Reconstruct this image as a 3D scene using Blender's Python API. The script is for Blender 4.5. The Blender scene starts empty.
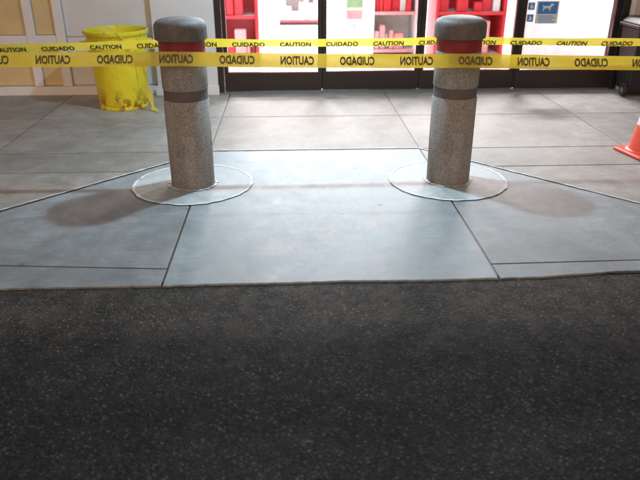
import bpy, bmesh, math, random
from mathutils import Vector, noise
random.seed(7)
S=bpy.context.scene
C=bpy.context.collection
S.view_settings.view_transform='Standard'; S.view_settings.look='None'; S.view_settings.exposure=0

# ---------------------------------------------------------------- materials
def mat(name):
    m=bpy.data.materials.new(name); m.use_nodes=True
    nt=m.node_tree; b=nt.nodes['Principled BSDF']
    return m,nt,b
def ramp(nt,fac,stops):
    r=nt.nodes.new('ShaderNodeValToRGB')
    e=r.color_ramp.elements
    while len(e)<len(stops): e.new(0.5)
    for i,(p,c) in enumerate(stops):
        e[i].position=p; e[i].color=(*c,1) if len(c)==3 else c
    nt.links.new(fac,r.inputs[0]); return r.outputs[0]
def mixc(nt,fac,a,b,mode='MIX'):
    m=nt.nodes.new('ShaderNodeMix'); m.data_type='RGBA'; m.blend_type=mode
    for s,v in ((0,fac),(6,a),(7,b)):
        if isinstance(v,bpy.types.NodeSocket): nt.links.new(v,m.inputs[s])
        else: m.inputs[s].default_value=v if s==0 else (*v,1)
    return m.outputs[2]
def noi(nt,co,scale,detail=4,rough=.6,stretch=None):
    n=nt.nodes.new('ShaderNodeTexNoise'); n.inputs['Scale'].default_value=scale
    n.inputs['Detail'].default_value=detail; n.inputs['Roughness'].default_value=rough
    if stretch:
        mp=nt.nodes.new('ShaderNodeMapping'); mp.inputs['Scale'].default_value=stretch
        nt.links.new(co,mp.inputs[0]); nt.links.new(mp.outputs[0],n.inputs['Vector'])
    else: nt.links.new(co,n.inputs['Vector'])
    return n.outputs['Fac']
def bump(nt,b,h,strength=.3,dist=.005):
    bp=nt.nodes.new('ShaderNodeBump'); bp.inputs['Strength'].default_value=strength; bp.inputs['Distance'].default_value=dist
    nt.links.new(h,bp.inputs['Height']); nt.links.new(bp.outputs[0],b.inputs['Normal'])
def objco(nt): return nt.nodes.new('ShaderNodeTexCoord').outputs['Object']

def concrete(name,c1,c2,stain=(.16,.13,.10),stain_amt=.5,rl=.55,slab=True):
    m,nt,b=mat(name); co=objco(nt)
    big=noi(nt,co,.9,6,.65); mid=noi(nt,co,6,6,.75); fine=noi(nt,co,170,3,.7)
    streak=noi(nt,co,3,4,.7,(1.0,30,1))
    base=ramp(nt,big,[(.32,c1),(.68,c2)])
    mm=ramp(nt,mid,[(.3,(.66,.65,.64)),(.7,(1.14,1.14,1.14))])
    c=mixc(nt,1.0,base,mm,'MULTIPLY')
    ff=ramp(nt,fine,[(.3,(.76,.76,.76)),(.7,(1.2,1.2,1.2))])
    c=mixc(nt,1.0,c,ff,'MULTIPLY')
    st=ramp(nt,streak,[(.3,(.86,.86,.86)),(.7,(1.07,1.07,1.07))])
    c=mixc(nt,1.0,c,st,'MULTIPLY')
    if slab:
        at=nt.nodes.new('ShaderNodeAttribute'); at.attribute_name='slab'
        c=mixc(nt,1.0,c,at.outputs['Color'],'MULTIPLY')
    sm=noi(nt,co,2.3,8,.78)
    sf=ramp(nt,sm,[(.46,(0,0,0)),(.70,(stain_amt,)*3)])
    c=mixc(nt,sf,c,stain)
    v=nt.nodes.new('ShaderNodeTexVoronoi'); v.inputs['Scale'].default_value=2.4; nt.links.new(co,v.inputs['Vector'])
    sp=ramp(nt,v.outputs['Distance'],[(.03,(.5,)*3),(.05,(0,0,0))])
    c=mixc(nt,sp,c,(.1,.09,.085))
    v3=nt.nodes.new('ShaderNodeTexVoronoi'); v3.inputs['Scale'].default_value=7.3; nt.links.new(co,v3.inputs['Vector'])
    sp3=ramp(nt,v3.outputs['Distance'],[(.03,(.45,)*3),(.05,(0,0,0))])
    c=mixc(nt,sp3,c,(.13,.11,.10))
    nt.links.new(c,b.inputs['Base Color'])
    rr=ramp(nt,mid,[(.3,(rl,)*3),(.7,(rl+.2,)*3)]); nt.links.new(rr,b.inputs['Roughness'])
    bump(nt,b,fine,.3,.002)
    return m
M_ramp=concrete('ramp_concrete',(.30,.345,.365),(.37,.415,.435),(.23,.225,.215),.5,.45)
M_flare=concrete('flare_concrete',(.27,.285,.295),(.35,.365,.375),(.18,.16,.145),.6,.5)
M_walk=concrete('walk_concrete',(.32,.29,.262),(.43,.395,.365),(.19,.15,.12),.75)
M_disc=concrete('patch_concrete',(.48,.50,.51),(.56,.58,.59),(.34,.33,.32),.45,.55,False)
M_grout=mat('joint_dirt')[0]; M_grout.node_tree.nodes['Principled BSDF'].inputs['Base Color'].default_value=(.05,.04,.035,1)

def asphalt():
    m,nt,b=mat('asphalt'); co=objco(nt)
    v=nt.nodes.new('ShaderNodeTexVoronoi'); v.inputs['Scale'].default_value=120; nt.links.new(co,v.inputs['Vector'])
    cellc=nt.nodes.new('ShaderNodeSeparateColor'); nt.links.new(v.outputs['Color'],cellc.inputs[0])
    base=ramp(nt,cellc.outputs[0],[(.0,(.020,.0195,.0195)),(.6,(.033,.032,.032)),(.92,(.052,.050,.049)),(1,(.12,.115,.11))])
    big=noi(nt,co,1.1,6,.7); f=ramp(nt,big,[(.3,(.6,.6,.61)),(.7,(1.4,1.36,1.31))])
    c=mixc(nt,1,base,f,'MULTIPLY')
    md=noi(nt,co,14,7,.8); c=mixc(nt,1,c,ramp(nt,md,[(.35,(.7,.7,.7)),(.68,(1.45,1.42,1.38))]),'MULTIPLY')
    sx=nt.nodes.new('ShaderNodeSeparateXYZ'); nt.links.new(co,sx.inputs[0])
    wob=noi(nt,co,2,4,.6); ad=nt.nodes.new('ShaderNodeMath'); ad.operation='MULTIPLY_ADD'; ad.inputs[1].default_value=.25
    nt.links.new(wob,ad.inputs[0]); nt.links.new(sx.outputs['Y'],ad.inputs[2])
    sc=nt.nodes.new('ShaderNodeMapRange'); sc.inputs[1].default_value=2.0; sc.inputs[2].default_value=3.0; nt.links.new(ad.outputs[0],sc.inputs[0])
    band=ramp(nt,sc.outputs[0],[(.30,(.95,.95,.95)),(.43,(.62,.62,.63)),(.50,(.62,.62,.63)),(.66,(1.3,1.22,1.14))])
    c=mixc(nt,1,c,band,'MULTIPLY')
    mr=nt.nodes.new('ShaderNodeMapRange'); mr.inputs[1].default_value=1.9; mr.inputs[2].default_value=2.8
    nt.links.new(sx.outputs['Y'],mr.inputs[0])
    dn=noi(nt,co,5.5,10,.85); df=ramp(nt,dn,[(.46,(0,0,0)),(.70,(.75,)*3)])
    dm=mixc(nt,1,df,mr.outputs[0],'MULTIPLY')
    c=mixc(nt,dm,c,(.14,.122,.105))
    v2=nt.nodes.new('ShaderNodeTexVoronoi'); v2.inputs['Scale'].default_value=13; nt.links.new(co,v2.inputs['Vector'])
    sp=ramp(nt,v2.outputs['Distance'],[(.04,(.6,)*3),(.06,(0,0,0))])
    c=mixc(nt,sp,c,(.2,.195,.19))
    nt.links.new(c,b.inputs['Base Color']); b.inputs['Roughness'].default_value=.85
    b.inputs['Specular IOR Level'].default_value=.2
    bump(nt,b,v.outputs['Distance'],.6,.005)
    return m
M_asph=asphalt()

def simple(name,col,rough=.5,metal=0,var=.12,scale=12,bs=0.0):
    m,nt,b=mat(name); co=objco(nt)
    n=noi(nt,co,scale,5,.7)
    lo=tuple(max(0,x*(1-var)) for x in col); hi=tuple(min(1,x*(1+var)) for x in col)
    nt.links.new(ramp(nt,n,[(.3,lo),(.7,hi)]),b.inputs['Base Color'])
    b.inputs['Roughness'].default_value=rough; b.inputs['Metallic'].default_value=metal
    if bs: bump(nt,b,n,bs,.004)
    return m
def aggregate():
    m,nt,b=mat('exposed_aggregate'); co=objco(nt)
    v=nt.nodes.new('ShaderNodeTexVoronoi'); v.inputs['Scale'].default_value=210; nt.links.new(co,v.inputs['Vector'])
    s=nt.nodes.new('ShaderNodeSeparateColor'); nt.links.new(v.outputs['Color'],s.inputs[0])
    c=ramp(nt,s.outputs[0],[(0,(.23,.215,.21)),(.35,(.31,.295,.285)),(.7,(.37,.355,.345)),(1,(.52,.50,.485))])
    big=noi(nt,co,5,5,.7); c=mixc(nt,1,c,ramp(nt,big,[(.3,(.78,)*3),(.7,(1.1,)*3)]),'MULTIPLY')
    st=noi(nt,co,12,5,.7,(1,1,.12)); c=mixc(nt,1,c,ramp(nt,st,[(.35,(.82,.8,.79)),(.65,(1.05,)*3)]),'MULTIPLY')
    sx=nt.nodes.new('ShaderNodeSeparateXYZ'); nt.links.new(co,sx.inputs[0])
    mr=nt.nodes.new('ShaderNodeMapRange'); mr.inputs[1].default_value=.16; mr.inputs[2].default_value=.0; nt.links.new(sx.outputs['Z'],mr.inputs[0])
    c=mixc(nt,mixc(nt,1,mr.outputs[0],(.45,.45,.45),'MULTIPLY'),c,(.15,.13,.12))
    nt.links.new(c,b.inputs['Base Color']); b.inputs['Roughness'].default_value=.75
    bump(nt,b,v.outputs['Distance'],.35,.003); return m
M_agg=aggregate()
M_cap=simple('cap_metal',(.14,.128,.124),.6,0,.28,25)
M_red=simple('red_band',(.27,.028,.04),.5,0,.2)
M_bandd=simple('dark_reveal',(.13,.11,.11),.8,0,.3,60,.3)
def worn_white(name,c=(.62,.65,.68),under=(.38,.39,.40),lo=.38,hi=.5,scale=26):
    m,nt,b=mat(name); co=objco(nt); n=noi(nt,co,scale,6,.8)
    f=ramp(nt,n,[(lo,(0,0,0)),(hi,(1,1,1))])
    nt.links.new(mixc(nt,f,under,c),b.inputs['Base Color']); b.inputs['Roughness'].default_value=.8; return m
M_line=worn_white('worn_white',(.64,.68,.72),(.42,.44,.45),.42,.60)
M_ring=worn_white('caulk_white',(.74,.77,.79),(.52,.54,.55),.36,.55)
def tape_mat():
    m,nt,b=mat('tape_yellow'); co=objco(nt); n=noi(nt,co,7,4,.6)
    c=ramp(nt,n,[(.3,(.82,.66,.05)),(.7,(.90,.78,.10))])
    nt.links.new(c,b.inputs['Base Color']); b.inputs['Roughness'].default_value=.3
    tr=nt.nodes.new('ShaderNodeBsdfTranslucent'); nt.links.new(c,tr.inputs[0])
    mx=nt.nodes.new('ShaderNodeMixShader'); mx.inputs[0].default_value=.4
    nt.links.new(b.outputs[0],mx.inputs[1]); nt.links.new(tr.outputs[0],mx.inputs[2])
    t2=nt.nodes.new('ShaderNodeBsdfTransparent'); t2.inputs[0].default_value=(1,.92,.4,1)
    m2=nt.nodes.new('ShaderNodeMixShader'); m2.inputs[0].default_value=.06
    nt.links.new(mx.outputs[0],m2.inputs[1]); nt.links.new(t2.outputs[0],m2.inputs[2])
    nt.links.new(m2.outputs[0],nt.nodes['Material Output'].inputs[0]); return m
M_tape=tape_mat()
M_ink=simple('tape_ink',(.085,.075,.04),.5)
M_white=simple('white_painted_wall',(.72,.70,.74),.6,0,.05,3)
M_trim=simple('white_trim',(.80,.78,.82),.4,0,.04,5)
M_beige=simple('beige_panel',(.70,.53,.29),.6,0,.1,4)
M_black=simple('black_frame',(.018,.013,.015),.35)
M_maroon=simple('dark_red_frame',(.07,.012,.016),.4)
M_blackp=simple('black_plastic',(.02,.02,.022),.45)
M_sredt=simple('display_red',(.70,.035,.05),.45,0,.15)
M_pink=simple('display_pink',(.85,.40,.42),.5,0,.2)
M_wht=simple('display_white',(.8,.8,.8),.5)
M_green=simple('display_green',(.35,.55,.3),.5)
M_grey=simple('grey_metal',(.35,.36,.38),.35,.6)
M_blue=simple('sign_blue',(.06,.24,.60),.4)
M_orange=simple('cone_orange',(.88,.11,.06),.45,0,.15,8)
M_tile=simple('floor_tile',(.78,.70,.70),.22,0,.05,2)
def glass():
    m,nt,b=mat('glass'); nt.nodes.remove(b)
    t=nt.nodes.new('ShaderNodeBsdfTransparent'); t.inputs[0].default_value=(.93,.95,.95,1)
    g=nt.nodes.new('ShaderNodeBsdfGlossy'); g.inputs['Roughness'].default_value=.02
    f=nt.nodes.new('ShaderNodeFresnel'); f.inputs[0].default_value=1.45
    mx=nt.nodes.new('ShaderNodeMixShader')
    nt.links.new(f.outputs[0],mx.inputs[0]); nt.links.new(t.outputs[0],mx.inputs[1]); nt.links.new(g.outputs[0],mx.inputs[2])
    nt.links.new(mx.outputs[0],nt.nodes['Material Output'].inputs[0]); return m
M_glass=glass()
def emis(name,c,s):
    m,nt,b=mat(name); b.inputs['Base Color'].default_value=(.8,.8,.8,1)
    b.inputs['Emission Color'].default_value=(*c,1); b.inputs['Emission Strength'].default_value=s; return m
M_lampglow=emis('lamp_diffuser',(.75,.9,1),4)

def bin_yellow():
    m,nt,b=mat('bin_yellow'); co=objco(nt)
    n=noi(nt,co,6,6,.75); c=ramp(nt,n,[(.3,(.74,.57,.012)),(.7,(.88,.75,.03))])
    s=noi(nt,co,14,7,.8,(1,1,.35)); sf=ramp(nt,s,[(.56,(0,0,0)),(.66,(.75,)*3)])
    c=mixc(nt,sf,c,(.18,.14,.03))
    sx=nt.nodes.new('ShaderNodeSeparateXYZ'); nt.links.new(co,sx.inputs[0])
    mr=nt.nodes.new('ShaderNodeMapRange'); mr.inputs[1].default_value=.22; mr.inputs[2].default_value=.05
    nt.links.new(sx.outputs['Z'],mr.inputs[0])
    r=noi(nt,co,9,5,.7); rf=ramp(nt,r,[(.5,(0,0,0)),(.58,(.9,)*3)])
    c=mixc(nt,mixc(nt,1,rf,mr.outputs[0],'MULTIPLY'),c,(.28,.035,.02))
    nt.links.new(c,b.inputs['Base Color']); b.inputs['Roughness'].default_value=.4; return m
M_bin=bin_yellow()

# ---------------------------------------------------------------- mesh helpers
def empty(name,loc=(0,0,0)):
    e=bpy.data.objects.new(name,None); e.location=loc; C.objects.link(e); return e
def mk(name,verts,faces,m,parent=None,loc=(0,0,0),smooth=False):
    me=bpy.data.meshes.new(name); me.from_pydata(verts,[],faces); me.update()
    o=bpy.data.objects.new(name,me); o.location=loc; C.objects.link(o)
    if m:
        for mm in (m if isinstance(m,list) else [m]): me.materials.append(mm)
    if smooth:
        for p in me.polygons: p.use_smooth=True
    if parent: o.parent=parent
    return o
def box(name,x0,x1,y0,y1,z0,z1,m,parent=None,bev=.004):
    v=[(x,y,z) for z in (z0,z1) for y in (y0,y1) for x in (x0,x1)]
    f=[(0,2,3,1),(4,5,7,6),(0,1,5,4),(2,6,7,3),(0,4,6,2),(1,3,7,5)]
    o=mk(name,v,f,m,parent)
    if bev:
        b=o.modifiers.new('b','BEVEL'); b.width=bev; b.segments=2
    return o
def lathe(name,prof,m,parent=None,loc=(0,0,0),seg=48,smooth=True):
    v=[];f=[]
    for i,(r,z) in enumerate(prof):
        for s in range(seg):
            a=2*math.pi*s/seg
            v.append((r*math.cos(a),r*math.sin(a),z))
    for i in range(len(prof)-1):
        for s in range(seg):
            a=i*seg+s; b=i*seg+(s+1)%seg
            f.append((a,b,b+seg,a+seg))
    o=mk(name,v,f,m,parent,loc,smooth)
    if smooth:
        es=o.modifiers.new('es','EDGE_SPLIT'); es.split_angle=math.radians(40)
    return o
rs=random.Random(21)
def prisms(name,polys,m,z0=-.09,z1=0,gap=.005,bev=.005,parent=None,var=.10):
    bm=bmesh.new(); cl=bm.loops.layers.float_color.new('slab')
    for P in polys:
        n=len(P); A=sum(P[i][0]*P[(i+1)%n][1]-P[(i+1)%n][0]*P[i][1] for i in range(n))
        if A<0: P=P[::-1]
        Q=[]
        for i in range(n):
            p0,p1,p2=[Vector(P[(i+k)%n]) for k in (-1,0,1)]
            d1=(p1-p0).normalized(); d2=(p2-p1).normalized()
            n1=Vector((-d1.y,d1.x)); n2=Vector((-d2.y,d2.x))
            den=1+n1.dot(n2); off=(n1+n2)*(gap/max(den,.15)); Q.append(p1+off)
        top=[bm.verts.new((q.x,q.y,z1)) for q in Q]; bot=[bm.verts.new((q.x,q.y,z0)) for q in Q]
        F=[bm.faces.new(top),bm.faces.new(bot[::-1])]
        for i in range(n):
            j=(i+1)%n; F.append(bm.faces.new((bot[i],bot[j],top[j],top[i])))
        t=1+rs.uniform(-var,var); w=rs.uniform(-.02,.02)
        for f in F:
            for l in f.loops: l[cl]=(t*(1+w),t,t*(1-w),1)
    me=bpy.data.meshes.new(name); bm.to_mesh(me); bm.free()
    o=bpy.data.objects.new(name,me); C.objects.link(o); me.materials.append(m)
    if parent: o.parent=parent
    if bev:
        b=o.modifiers.new('b','BEVEL'); b.width=bev; b.segments=2; b.limit_method='ANGLE'
    return o

# ---------------------------------------------------------------- ground
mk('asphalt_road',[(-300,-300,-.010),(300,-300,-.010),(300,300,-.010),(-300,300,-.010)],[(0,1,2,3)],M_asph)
YE=2.86
def edge(x0,x1,y=YE,amp=.005,step=.02):
    n=int(abs(x1-x0)/step)+1; out=[]
    for i in range(n+1):
        x=x0+(x1-x0)*i/n
        yy=y+amp*2*noise.noise(Vector((x*2,1,0)))+amp*noise.noise(Vector((x*17,5,0)))+amp*.8*noise.noise(Vector((x*45,5,0)))
        if x>1.25: yy+=.05*min(1,(x-1.25)/.4)
        out.append((x,yy))
    return out
XL=[-.65-1.68*k for k in range(1,8)]; XR=[1.03+1.68*k for k in range(1,8)]
walk=[]
xs=sorted(XL+[-.65,1.03]+XR)
for a,b in zip(xs[:-1],xs[1:]):
    walk.append([(a,5.07),(b,5.07),(b,6.15),(a,6.15)]); walk.append([(a,6.15),(b,6.15),(b,7.2),(a,7.2)])
walk.append([(-2.33,4.6),(-1.11,4.6),(-.65,5.07),(-2.33,5.07)])
walk.append([(-2.33,3.34),(-1.11,4.6),(-2.33,4.6)])
walk.append(edge(-4.01,-2.8)+[(-2.33,3.34),(-2.33,4.6),(-4.01,4.6)])
walk.append([(-2.33,4.6),(-2.33,5.07),(-4.01,5.07),(-4.01,4.6)])
walk.append([(2.71,4.6),(2.71,5.07),(1.03,5.07),(1.48,4.6)])
walk.append([(1.48,4.6),(2.71,3.27),(2.71,4.6)])
walk.append([(4.39,5.07),(2.71,5.07),(2.71,3.27)]+edge(3.09,4.39))
for a,b in zip(XL[1:],XL[2:]): walk.append(edge(b,a)+[(a,5.07),(b,5.07)])
for a,b in zip(XR[1:],XR[2:]): walk.append(edge(a,b)+[(b,5.07),(a,5.07)])
prisms('sidewalk',walk,M_walk)
cr=empty('curb_ramp')
prisms('ramp_centre',[edge(-.65,1.03)+[(1.03,5.07),(-.65,5.07)]],M_ramp,parent=cr,var=0)
prisms('ramp_flares',[
  [(-2.45,3.2),(-.65,3.04),(-.65,5.07)], edge(-2.8,-.65)+[(-.65,3.04),(-2.45,3.2)],
  [(1.03,5.07),(1.03,3.02),(2.93,3.05)], edge(1.03,3.09)+[(2.93,3.05),(1.03,3.02)]],M_flare,parent=cr,var=.04)
mk('joint_bed',[(-12.5,2.9,-.005),(12.7,2.9,-.005),(12.7,7.2,-.005),(-12.5,7.2,-.005)],[(0,1,2,3)],M_grout)

def strip(name,p,q,w,m,z,parent=None,jit=.4,step=.02):
    p=Vector(p);q=Vector(q);d=(q-p);L=d.length;d.normalize();nn=Vector((-d.y,d.x))
    n=int(L/step); v=[];f=[]
    for i in range(n+1):
        c=p+d*L*i/n
        a=w/2*(1+jit*noise.noise(Vector((c.x*14,c.y*14,1)))*2); b=w/2*(1+jit*noise.noise(Vector((c.x*14,c.y*14,9)))*2)
        v+= [(*(c+nn*a),z),(*(c-nn*b),z)]
        if i: k=2*i; f.append((k-2,k-1,k+1,k))
    return mk(name,v,f,m,parent)
pl=empty('painted_line')
strip('edge_line_1',(-2.78,2.9),(-.65,5.08),.017,M_line,.0045,pl,.6)
strip('edge_line_2',(1.03,5.08),(3.07,2.93),.017,M_line,.0045,pl,.6)
strip('edge_line_3',(-.64,5.085),(1.02,5.085),.016,M_line,.0045,pl,.6)

def ringmesh(name,r0,r1,m,z,loc,jit,parent=None,seg=160,sd=0):
    v=[];f=[]
    for s in range(seg):
        a=2*math.pi*s/seg; c=Vector((math.cos(a)*6,math.sin(a)*6,sd))
        o=r1+jit*noise.noise(c)*2; i=r0+jit*noise.noise(c*1.7+Vector((3,3,3)))*1.5
        if r0<=0: v.append((o*math.cos(a),o*math.sin(a),z))
        else: v+=[(i*math.cos(a),i*math.sin(a),z),(o*math.cos(a),o*math.sin(a),z)]
    if r0<=0: f=[tuple(range(seg))]
    else:
        for s in range(seg):
            k=2*s;j=2*((s+1)%seg); f.append((k,k+1,j+1,j))
    return mk(name,v,f,m,parent,loc)

# ---------------------------------------------------------------- bollards
def bollard(x,y,i):
    e=empty('bollard' if i==0 else 'bollard.%03d'%i,(x,y,0))
    lathe('lower_shaft',[(.147,-.02),(.1475,.2),(.147,.588),(.143,.594)],M_agg,e)
    lathe('reveal_band',[(.143,.594),(.142,.60),(.142,.655),(.143,.661)],M_bandd,e)
    lathe('upper_shaft',[(.143,.661),(.147,.667),(.147,.882),(.145,.886)],M_agg,e)
    lathe('red_band',[(.145,.886),(.1455,.89),(.1455,.975),(.14,.977)],M_red,e)
    pr=[(.14,.966),(.158,.966),(.164,.970),(.165,.985),(.165,1.035),(.162,1.056),(.151,1.074),(.128,1.087),(.09,1.095),(.045,1.099),(.001,1.1)]
    lathe('cap',pr,M_cap,e)
    ringmesh('caulk_ring',.148,.168,M_ring,.009,(0,0,0),.010,e,sd=i)
    p=empty('concrete_patch' if i==0 else 'concrete_patch.%03d'%i,(x-.0,y-.0,0))
    ringmesh('patch',0,.395,M_disc,.0045,(0,0,0),.003,p)
    if i<2: ringmesh('patch_rim',.392,.409,M_ring,.0065,(0,0,0),.006,p,sd=i+4)
BX=(-.68,1.09); BY=4.32
for i,x in enumerate((BX[0],BX[1],-4.19,4.61)): bollard(x,BY,i)

# ---------------------------------------------------------------- caution tape
def text_geo(word,w,h):
    cu=bpy.data.curves.new('t','FONT'); cu.body=word; cu.size=1; cu.offset=.022; cu.align_x='CENTER'; cu.align_y='CENTER'; cu.resolution_u=2
    o=bpy.data.objects.new('t',cu); C.objects.link(o); bpy.context.view_layer.update()
    dg=bpy.context.evaluated_depsgraph_get(); me=bpy.data.meshes.new_from_object(o.evaluated_get(dg))
    vs=[v.co.copy() for v in me.vertices]; fs=[tuple(p.vertices) for p in me.polygons]
    x0=min(v.x for v in vs);x1=max(v.x for v in vs);y0=min(v.y for v in vs);y1=max(v.y for v in vs)
    vs=[((v.x-(x0+x1)/2)/(x1-x0)*w,(v.y-(y0+y1)/2)/(y1-y0)*h) for v in vs]
    bpy.data.objects.remove(o); bpy.data.meshes.remove(me)
    return vs,fs
WORDS={w:text_geo(w,ww,1) for w,ww in (('CAUTION',.205),('CUIDADO',.215))}
def tape(name,path,length,width,th,mirror,first,start,period=.362,tilt=0.0,step=.03,txt_h=.6,txt_off=0,tn=.18):
    e=empty(name); n=int(length/step)
    def fr(s):
        c=path(s); d=(path(s+.01)-path(s-.01)).normalized()
        t=tilt+ tn*noise.noise(Vector((s*1.3,th,0)))
        side=d.cross(Vector((0,0,1))).normalized()
        up=(Vector((0,0,1))*math.cos(t)-side*math.sin(t)).normalized()
        nn=d.cross(up).normalized()
        return c,up,nn
    v=[];f=[]
    K=4
    for i in range(n+1):
        s=length*i/n; c,up,nn=fr(s)
        for k in range(K+1):
            q=(k/K-.5)
            cr=.0022*noise.noise(Vector((s*5,q*3,th*3)))
            v.append(c+up*(width*q)+nn*cr*2)
        if i:
            for k in range(K):
                a=(i-1)*(K+1)+k; b=i*(K+1)+k; f.append((a,b,b+1,a+1))
    mk('ribbon',v,f,M_tape,e,smooth=True)
    words=('CAUTION','CUIDADO'); j=first; s0=start; tv=[];tf=[]
    while s0<length-.12:
        vs,fs=WORDS[words[j%2]]
        for sgn in (1,-1):
            b=len(tv)
            for (a,h) in vs:
                s=s0+(-a if mirror else a); c,up,nn=fr(s)
                tv.append(c+up*((h*txt_h+txt_off)*width)+nn*(sgn*.0055))
            tf+=[tuple(b+k for k in q) for q in fs]
        j+=1; s0+=period
    mk('lettering',tv,tf,M_ink,e)
    return e
XS=-4.19; XE=4.61; LT=XE-XS
def sag(x,a):
    for p,q,k in ((XS,BX[0],a*2.2),(BX[0],BX[1],a),(BX[1],XE,a*2.2)):
        if p<=x<=q:
            t=(x-p)/(q-p); return k*4*t*(1-t)
    return 0
def pf(s):
    x=XS+s; return Vector((x,BY-.166-.005*math.sin(x*2.1),.862-.013*x-sag(x,.006)))
tape('caution_tape',pf,LT,.088,1.0,True,0,(BX[0]-.015-XS)%.742,period=.371,tilt=.40,tn=.10)
def pb(s):
    x=XS+s; return Vector((x,BY+.172+.01*math.sin(x*1.7),.92+(.012*(x+.67) if x<BX[0] else 0)-sag(x,.008)))
tape('caution_tape.001',pb,LT,.066,5.0,False,1,.2,period=.31,tilt=-.55,txt_h=.55,txt_off=-.14,tn=.35)

# ---------------------------------------------------------------- yellow bin
e=empty('yellow_trash_can',(-1.67,6.66,0))
lathe('body',[(.0,.02),(.225,.02),(.232,.03),(.236,.06),(.262,.44),(.268,.445),(.268,.47),(.264,.475),(.275,.63),(.285,.636),(.287,.66),(.281,.665),
 (.286,.70),(.302,.705),(.306,.715),(.306,.735),(.300,.742),(.288,.74),(.272,.70),(.232,.06),(.0,.05)],M_bin,e,seg=64)
for k,a in enumerate((20,200)):
    a=math.radians(a); cx,cy=.30*math.cos(a),.30*math.sin(a)
    h=box('handle_%d'%k,-.03,.035,-.07,.07,.60,.64,M_bin,e,.01); h.rotation_euler=(0,0,a); h.location=(cx,cy,0)
lathe('base_ring',[(.236,.0),(.240,.004),(.240,.024),(.23,.03)],M_bin,e)
for k in range(10):
    a=2*math.pi*k/10; r=box('rib_%d'%k,-.004,.008,-.008,.008,.665,.703,M_bin,e,.002); r.rotation_euler=(0,0,a); r.location=(.283*math.cos(a),.283*math.sin(a),0)
v=[];f=[]
P=[(-1.70,6.37,.80),(-1.60,6.36,.76),(-1.42,6.42,.55),(-1.38,6.43,.35),(-1.36,6.42,.16),(-1.33,6.40,.03),(-1.29,6.36,.012)]
for i in range(61):
    t=i/60*(len(P)-1); k=min(int(t),len(P)-2); u=t-k; c=Vector(P[k]).lerp(Vector(P[k+1]),u*u*(3-2*u)*.3+u*.7)
    w=.022+.01*math.sin(i*.5); a=.5+i*.06
    d=Vector((math.cos(a),math.sin(a)*.6,.15*math.sin(i*.3)))*w
    v+=[c-d,c+d]
    if i: f.append((2*i-2,2*i-1,2*i+1,2*i))
mk('caution_tape.002',v,f,M_tape,smooth=True)

# ---------------------------------------------------------------- black wheeled bin
e=empty('wheeled_trash_bin',(-.10,0,0))
def taper(name,b,t,z0,z1,m,p):
    v=[(b[0],b[2],z0),(b[1],b[2],z0),(b[1],b[3],z0),(b[0],b[3],z0),(t[0],t[2],z1),(t[1],t[2],z1),(t[1],t[3],z1),(t[0],t[3],z1)]
    o=mk(name,v,[(3,2,1,0),(4,5,6,7),(0,1,5,4),(1,2,6,5),(2,3,7,6),(3,0,4,7)],m,p)
    bb=o.modifiers.new('b','BEVEL'); bb.width=.015; bb.segments=3; return o
taper('body',(3.66,4.10,6.80,7.10),(3.62,4.14,6.72,7.12),.06,.70,M_blackp,e)
box('rim',3.60,4.16,6.70,7.14,.70,.735,M_blackp,e,.01)
taper('lid',(3.61,4.15,6.71,7.13),(3.66,4.10,6.76,7.08),.737,.80,M_blackp,e)
for k,x in enumerate((3.63,4.11)):
    lathe('wheel_%d'%k,[(.0,-.02),(.05,-.02),(.065,-.018),(.07,0),(.065,.018),(.05,.02),(.0,.02)],M_blackp,e,(x,6.84,.07),24).rotation_euler=(0,math.pi/2,0)
    lathe('hub_%d'%k,[(.0,-.024),(.028,-.024),(.028,.024),(.0,.024)],M_grey,e,(x,6.84,.07),20).rotation_euler=(0,math.pi/2,0)
box('axle',3.64,4.10,6.83,6.85,.06,.08,M_grey,e,0)
box('label',3.70,3.86,6.722,6.726,.58,.66,M_wht,e,0)

# ---------------------------------------------------------------- cone
e=empty('traffic_cone',(2.765,4.86,0)); e.rotation_euler=(0,0,.2); e.scale=(.85,.85,.85)
box('base',-.19,.19,-.19,.19,.003,.03,M_orange,e,.012)
lathe('base_collar',[(.165,.028),(.16,.04),(.14,.048)],M_orange,e)
lathe('cone_body',[(.142,.03),(.136,.05),(.098,.27)],M_orange,e)
lathe('reflective_collar',[(.0985,.27),(.1,.272),(.074,.43),(.072,.432)],M_wht,e)
lathe('cone_tip',[(.072,.43),(.034,.68),(.032,.70),(.026,.705),(.02,.66)],M_orange,e)

# ---------------------------------------------------------------- storefront building
W=7.22
st=empty('store_building')
DX=[-.71,.35,1.41,2.47,3.53]
box('wall_left',-14,-1.42,W+.02,W+.25,0,4.2,M_white,st,0)
box('wall_right',3.665,14,W+.02,W+.25,0,4.2,M_white,st,0)
box('wall_header',-1.415,3.66,W+.02,W+.25,2.76,4.2,M_white,st,0)
box('door_header',-.765,3.598,W-.02,W+.2,2.425,2.755,M_black,st,0)
box('pilaster_left',-1.41,-.77,W-.10,W+.28,0,2.75,M_white,st,.006)
box('pilaster_base_trim',-1.43,-.76,W-.115,W-.102,0,.10,M_trim,st,.003)
box('jamb_left',-.768,-.71,W-.06,W+.2,0,2.42,M_black,st,.003)
box('jamb_right',3.53,3.60,W-.06,W+.2,0,2.42,M_black,st,.003)
box('pilaster_right',3.602,3.66,W-.05,W+.28,0,2.75,M_white,st,.003)
for k,(a,b) in enumerate(((-2.62,-2.42),(-3.42,-2.72),(-4.3,-3.52),(-5.2,-4.4))):
    box('panel_low_%d'%k,a,b,W-.005,W+.018,.10,.47,M_beige,st,.002)
    box('panel_up_%d'%k,a,b,W-.005,W+.018,.62,2.3,M_beige,st,.002)
for k,x in enumerate((-2.37,-2.67,-3.47,-4.35,-5.25)):
    box('mullion_%d'%k,x-.045,x+.045,W-.04,W+.018,.092,2.4,M_trim,st,.004)
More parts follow.
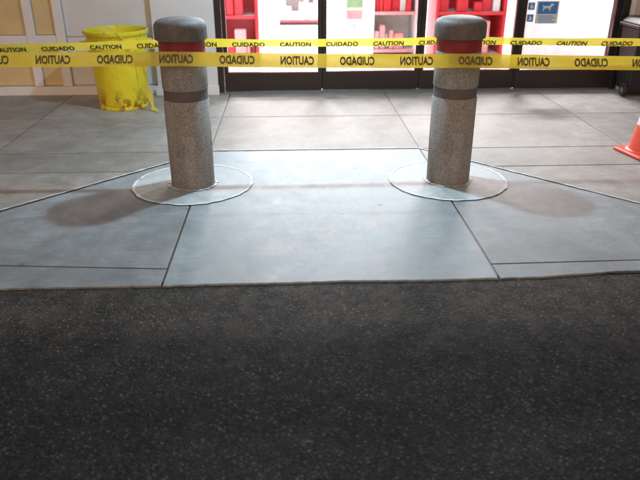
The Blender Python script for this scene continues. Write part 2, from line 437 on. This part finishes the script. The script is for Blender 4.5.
box('rail',-6,-2.33,W-.03,W-.006,.475,.615,M_trim,st,.004)
box('sill',-6,-1.43,W-.055,W+.018,0,.09,M_trim,st,.004)
for k in range(4): box('clapboard_%d'%k,-2.32,-1.43,W+.002,W+.018,.10+k*.5,.59+k*.5,M_white,st,.004)
cn=empty('entrance_canopy')
box('canopy_slab',-3.2,3.7,4.55,W+.01,2.85,3.15,M_white,cn,.01)
box('canopy_fascia',-3.22,3.72,4.52,4.548,2.80,3.2,M_trim,cn,.005)
for k,x in enumerate((-3.0,3.5)):
    box('canopy_bracket_%d'%k,x-.05,x+.05,W-.6,W+.01,2.6,2.848,M_trim,cn,.005)
for i in range(4):
    e=empty('glass_door' if i==0 else 'glass_door.%03d'%i)
    a,b=DX[i]+.004,DX[i+1]-.004; yy=W+(.0 if i in(0,3) else .03)
    box('bottom_rail',a,b,yy,yy+.045,.015,.215,M_black,e,.003)
    box('kick_strip',a+.06,b-.06,yy-.006,yy-.001,.19,.205,M_maroon,e,.001)
    box('top_rail',a,b,yy,yy+.045,2.25,2.40,M_black,e,.003)
    box('stile_l',a,a+.045,yy,yy+.045,.217,2.248,M_black,e,.003)
    box('stile_r',b-.045,b,yy,yy+.045,.217,2.248,M_black,e,.003)
    box('pane',a+.046,b-.046,yy+.018,yy+.026,.217,2.248,M_glass,e,0)
    if i: box('weather_seal',a-.012,a+.002,yy+.015,yy+.04,.02,2.4,M_black,e,0)
box('threshold',-.76,3.6,W-.08,W+.1,.0045,.012,M_grey,st,0)
sg=empty('door_sign')
box('plate',2.62,2.86,W+.011,W+.015,.70,.93,M_wht,sg,0)
box('blue_field',2.635,2.845,W+.008,W+.010,.80,.92,M_blue,sg,0)
for k in range(4): box('text_row_%d'%k,2.65,2.83-.03*(k%2),W+.008,W+.010,.715+.02*k,.722+.02*k,M_blue,sg,0)
def flat(name,pts,y,m,p):
    return mk(name,[(x,y,z) for x,z in pts],[tuple(range(len(pts)))],m,p)
flat('dog_icon',[(2.69,.83),(2.70,.83),(2.705,.855),(2.755,.855),(2.76,.83),(2.77,.83),(2.772,.865),(2.79,.885),(2.805,.885),(2.80,.90),(2.775,.905),(2.755,.88),(2.70,.88),(2.68,.895),(2.69,.87)],W+.006,M_wht,sg)
for k,z in enumerate((.72,.84)):
    s2=empty('door_sticker' if k==0 else 'door_sticker.%03d'%k)
    box('plate',2.53,2.60,W+.011,W+.015,z,z+.075,M_blue,s2,0)
    flat('icon',[(2.55,z+.015),(2.58,z+.015),(2.585,z+.04),(2.57,z+.045),(2.568,z+.062),(2.556,z+.062),(2.555,z+.04)],W+.009,M_wht,s2)

it=empty('store_interior')
box('floor',-6,10,W+.26,16,-.05,.006,M_tile,it,0)
box('floor_vestibule',-.70,3.52,W+.101,W+.259,-.05,.006,M_tile,it,0)
box('back_wall',-6,10,16,16.2,0,3.4,M_wht,it,0)
box('side_wall_l',-6.2,-6,W+.26,16,0,3.4,M_wht,it,0)
box('side_wall_r',10,10.2,W+.26,16,0,3.4,M_wht,it,0)
box('ceiling',-6.2,10.2,W+.26,16.2,3.4,3.5,M_wht,it,0)
def shelf(i,x0,x1,y0,y1,h,cols,back):
    e=empty('display_shelf' if i==0 else 'display_shelf.%03d'%i)
    box('back_panel',x0,x1,y1-.03,y1,.01,h,back,e,0)
    for x in (x0,x1): box('upright',x-.02,x+.02,y0,y1-.032,.01,h,back,e,0)
    nz=max(2,int(h/.45))
    for k in range(nz):
        z=.08+k*h/nz; box('shelf_%d'%k,x0+.021,x1-.021,y0,y1-.033,z,z+.025,M_wht,e,0)
        box('price_rail_%d'%k,x0+.021,x1-.021,y0-.012,y0-.001,z-.01,z+.03,M_sredt if i!=1 else M_pink,e,0)
        x=x0+.03
        while x<x1-.08:
            w=random.uniform(.04,.16); hh=random.uniform(.12,h/nz-.05)
            if x+w<x1-.025 and random.random()<.92:
                yo=random.uniform(.01,.12)
                box('item',x,x+w-.004,y0+yo,y0+yo+.14,z+.026,z+.026+hh,random.choice(cols),e,.015)
            x+=w
shelf(0,-1.0,-.42,9.0,9.5,1.5,[M_sredt,M_sredt,M_sredt,M_pink],M_sredt)
shelf(1,1.15,1.75,9.4,9.9,1.5,[M_wht,M_wht,M_pink,M_pink,M_sredt],M_wht)
shelf(2,1.95,2.85,9.0,9.6,1.6,[M_sredt,M_sredt,M_sredt,M_wht,M_pink],M_sredt)
shelf(3,-.2,.7,13.0,13.6,1.5,[M_wht,M_pink,M_pink,M_wht],M_wht)
e=empty('poster_stand'); box('foot',.72,1.0,8.95,9.2,.01,.04,M_grey,e,.005); box('post',.85,.87,9.06,9.08,.04,.5,M_grey,e,0)
box('board',.70,1.02,9.04,9.058,.5,1.2,M_wht,e,.003); box('print_a',.76,.96,9.034,9.038,.7,1.1,M_green,e,0); box('print_b',.76,.96,9.034,9.038,.56,.66,M_pink,e,0)
e=empty('checkout_counter'); box('body',3.05,4.8,8.7,9.3,.08,.9,M_wht,e,.01); box('kick',3.08,4.77,8.73,9.27,.007,.079,M_grey,e,0); box('worktop',3.02,4.83,8.67,9.33,.902,.94,M_grey,e,.005)

# ---------------------------------------------------------------- debris
v=[];f=[]
for _ in range(900):
    x=random.uniform(-2.6,3); y=2.85-abs(random.gauss(0,.35)); s=random.uniform(.0012,.0042)
    if y<1.2: continue
    b=len(v)
    for (dx,dy,dz) in ((-1,-1,0),(1,-1,0),(1,1,0),(-1,1,0),(0,0,1.3)):
        v.append((x+dx*s*random.uniform(.6,1.3),y+dy*s*random.uniform(.6,1.3),-.0105+dz*s))
    f+=[(b,b+1,b+4),(b+1,b+2,b+4),(b+2,b+3,b+4),(b+3,b,b+4)]
mk('gravel',v,f,simple('pebble',(.22,.205,.19),.8,0,.6,60))

# ---------------------------------------------------------------- lights
LX,LY,LZ=.21,5.0,2.66
e=empty('canopy_light')
box('stem',LX-.015,LX+.015,LY-.015,LY+.015,LZ+.148,2.849,M_trim,e,0)
lathe('housing',[(.0,.145),(.10,.145),(.14,.13),(.15,.03),(.15,.0),(.14,0)],M_trim,e,(LX,LY,LZ+.003))
lathe('diffuser',[(.139,.02),(.0,.02)],M_lampglow,e,(LX,LY,LZ+.003),smooth=False)
def area(name,loc,size,p,col,sy=None,parent=None):
    l=bpy.data.lights.new(name,'AREA'); l.energy=p; l.color=col
    if sy: l.shape='RECTANGLE'; l.size=size; l.size_y=sy
    else: l.shape='DISK'; l.size=size
    o=bpy.data.objects.new(name,l); o.location=loc; C.objects.link(o)
    if parent: o.parent=parent
    return o
area('lamp',(LX,LY,LZ),.12,84,(.58,.84,1.0),parent=e)
for k,(x,y) in enumerate(((-1,10.6),(3.2,10.6),(1,13.2))):
    f_=empty('ceiling_light' if k==0 else 'ceiling_light.%03d'%k)
    box('housing',x-.75,x+.75,y-.3,y+.3,3.33,3.398,M_trim,f_,.004)
    area('lamp',(x,y,3.32),1.4,700,(1,.94,.94),.5,f_)
su=bpy.data.lights.new('sun','SUN'); su.energy=.62; su.angle=math.radians(40); su.color=(1,.78,.66)
so=bpy.data.objects.new('sun',su); C.objects.link(so)
EL=math.radians(50); AZ=math.radians(190)
d=Vector((math.sin(AZ)*math.cos(EL),math.cos(AZ)*math.cos(EL),math.sin(EL)))
so.rotation_euler=d.to_track_quat('Z','Y').to_euler()
w=bpy.data.worlds.new('World'); S.world=w; w.use_nodes=True; nt=w.node_tree
sky=nt.nodes.new('ShaderNodeTexSky'); sky.sky_type='NISHITA'; sky.sun_disc=False; sky.sun_elevation=math.radians(6); sky.sun_rotation=AZ
bg=nt.nodes['Background']; bg.inputs[1].default_value=.085
tint=nt.nodes.new('ShaderNodeMix'); tint.data_type='RGBA'; tint.blend_type='MULTIPLY'; tint.inputs[0].default_value=1; tint.inputs[7].default_value=(1,.83,.74,1)
nt.links.new(sky.outputs[0],tint.inputs[6]); nt.links.new(tint.outputs[2],bg.inputs[0])

# ---------------------------------------------------------------- camera
cam=bpy.data.cameras.new('camera'); co=bpy.data.objects.new('camera',cam); C.objects.link(co)
cam.sensor_width=36; cam.lens=36.96; cam.clip_end=1000; cam.clip_start=.05
cam.dof.use_dof=True; cam.dof.focus_distance=4.0; cam.dof.aperture_fstop=2.4
co.location=(0,0,1.56); co.rotation_euler=(math.radians(65.1),0,math.radians(-2.58))
S.camera=co
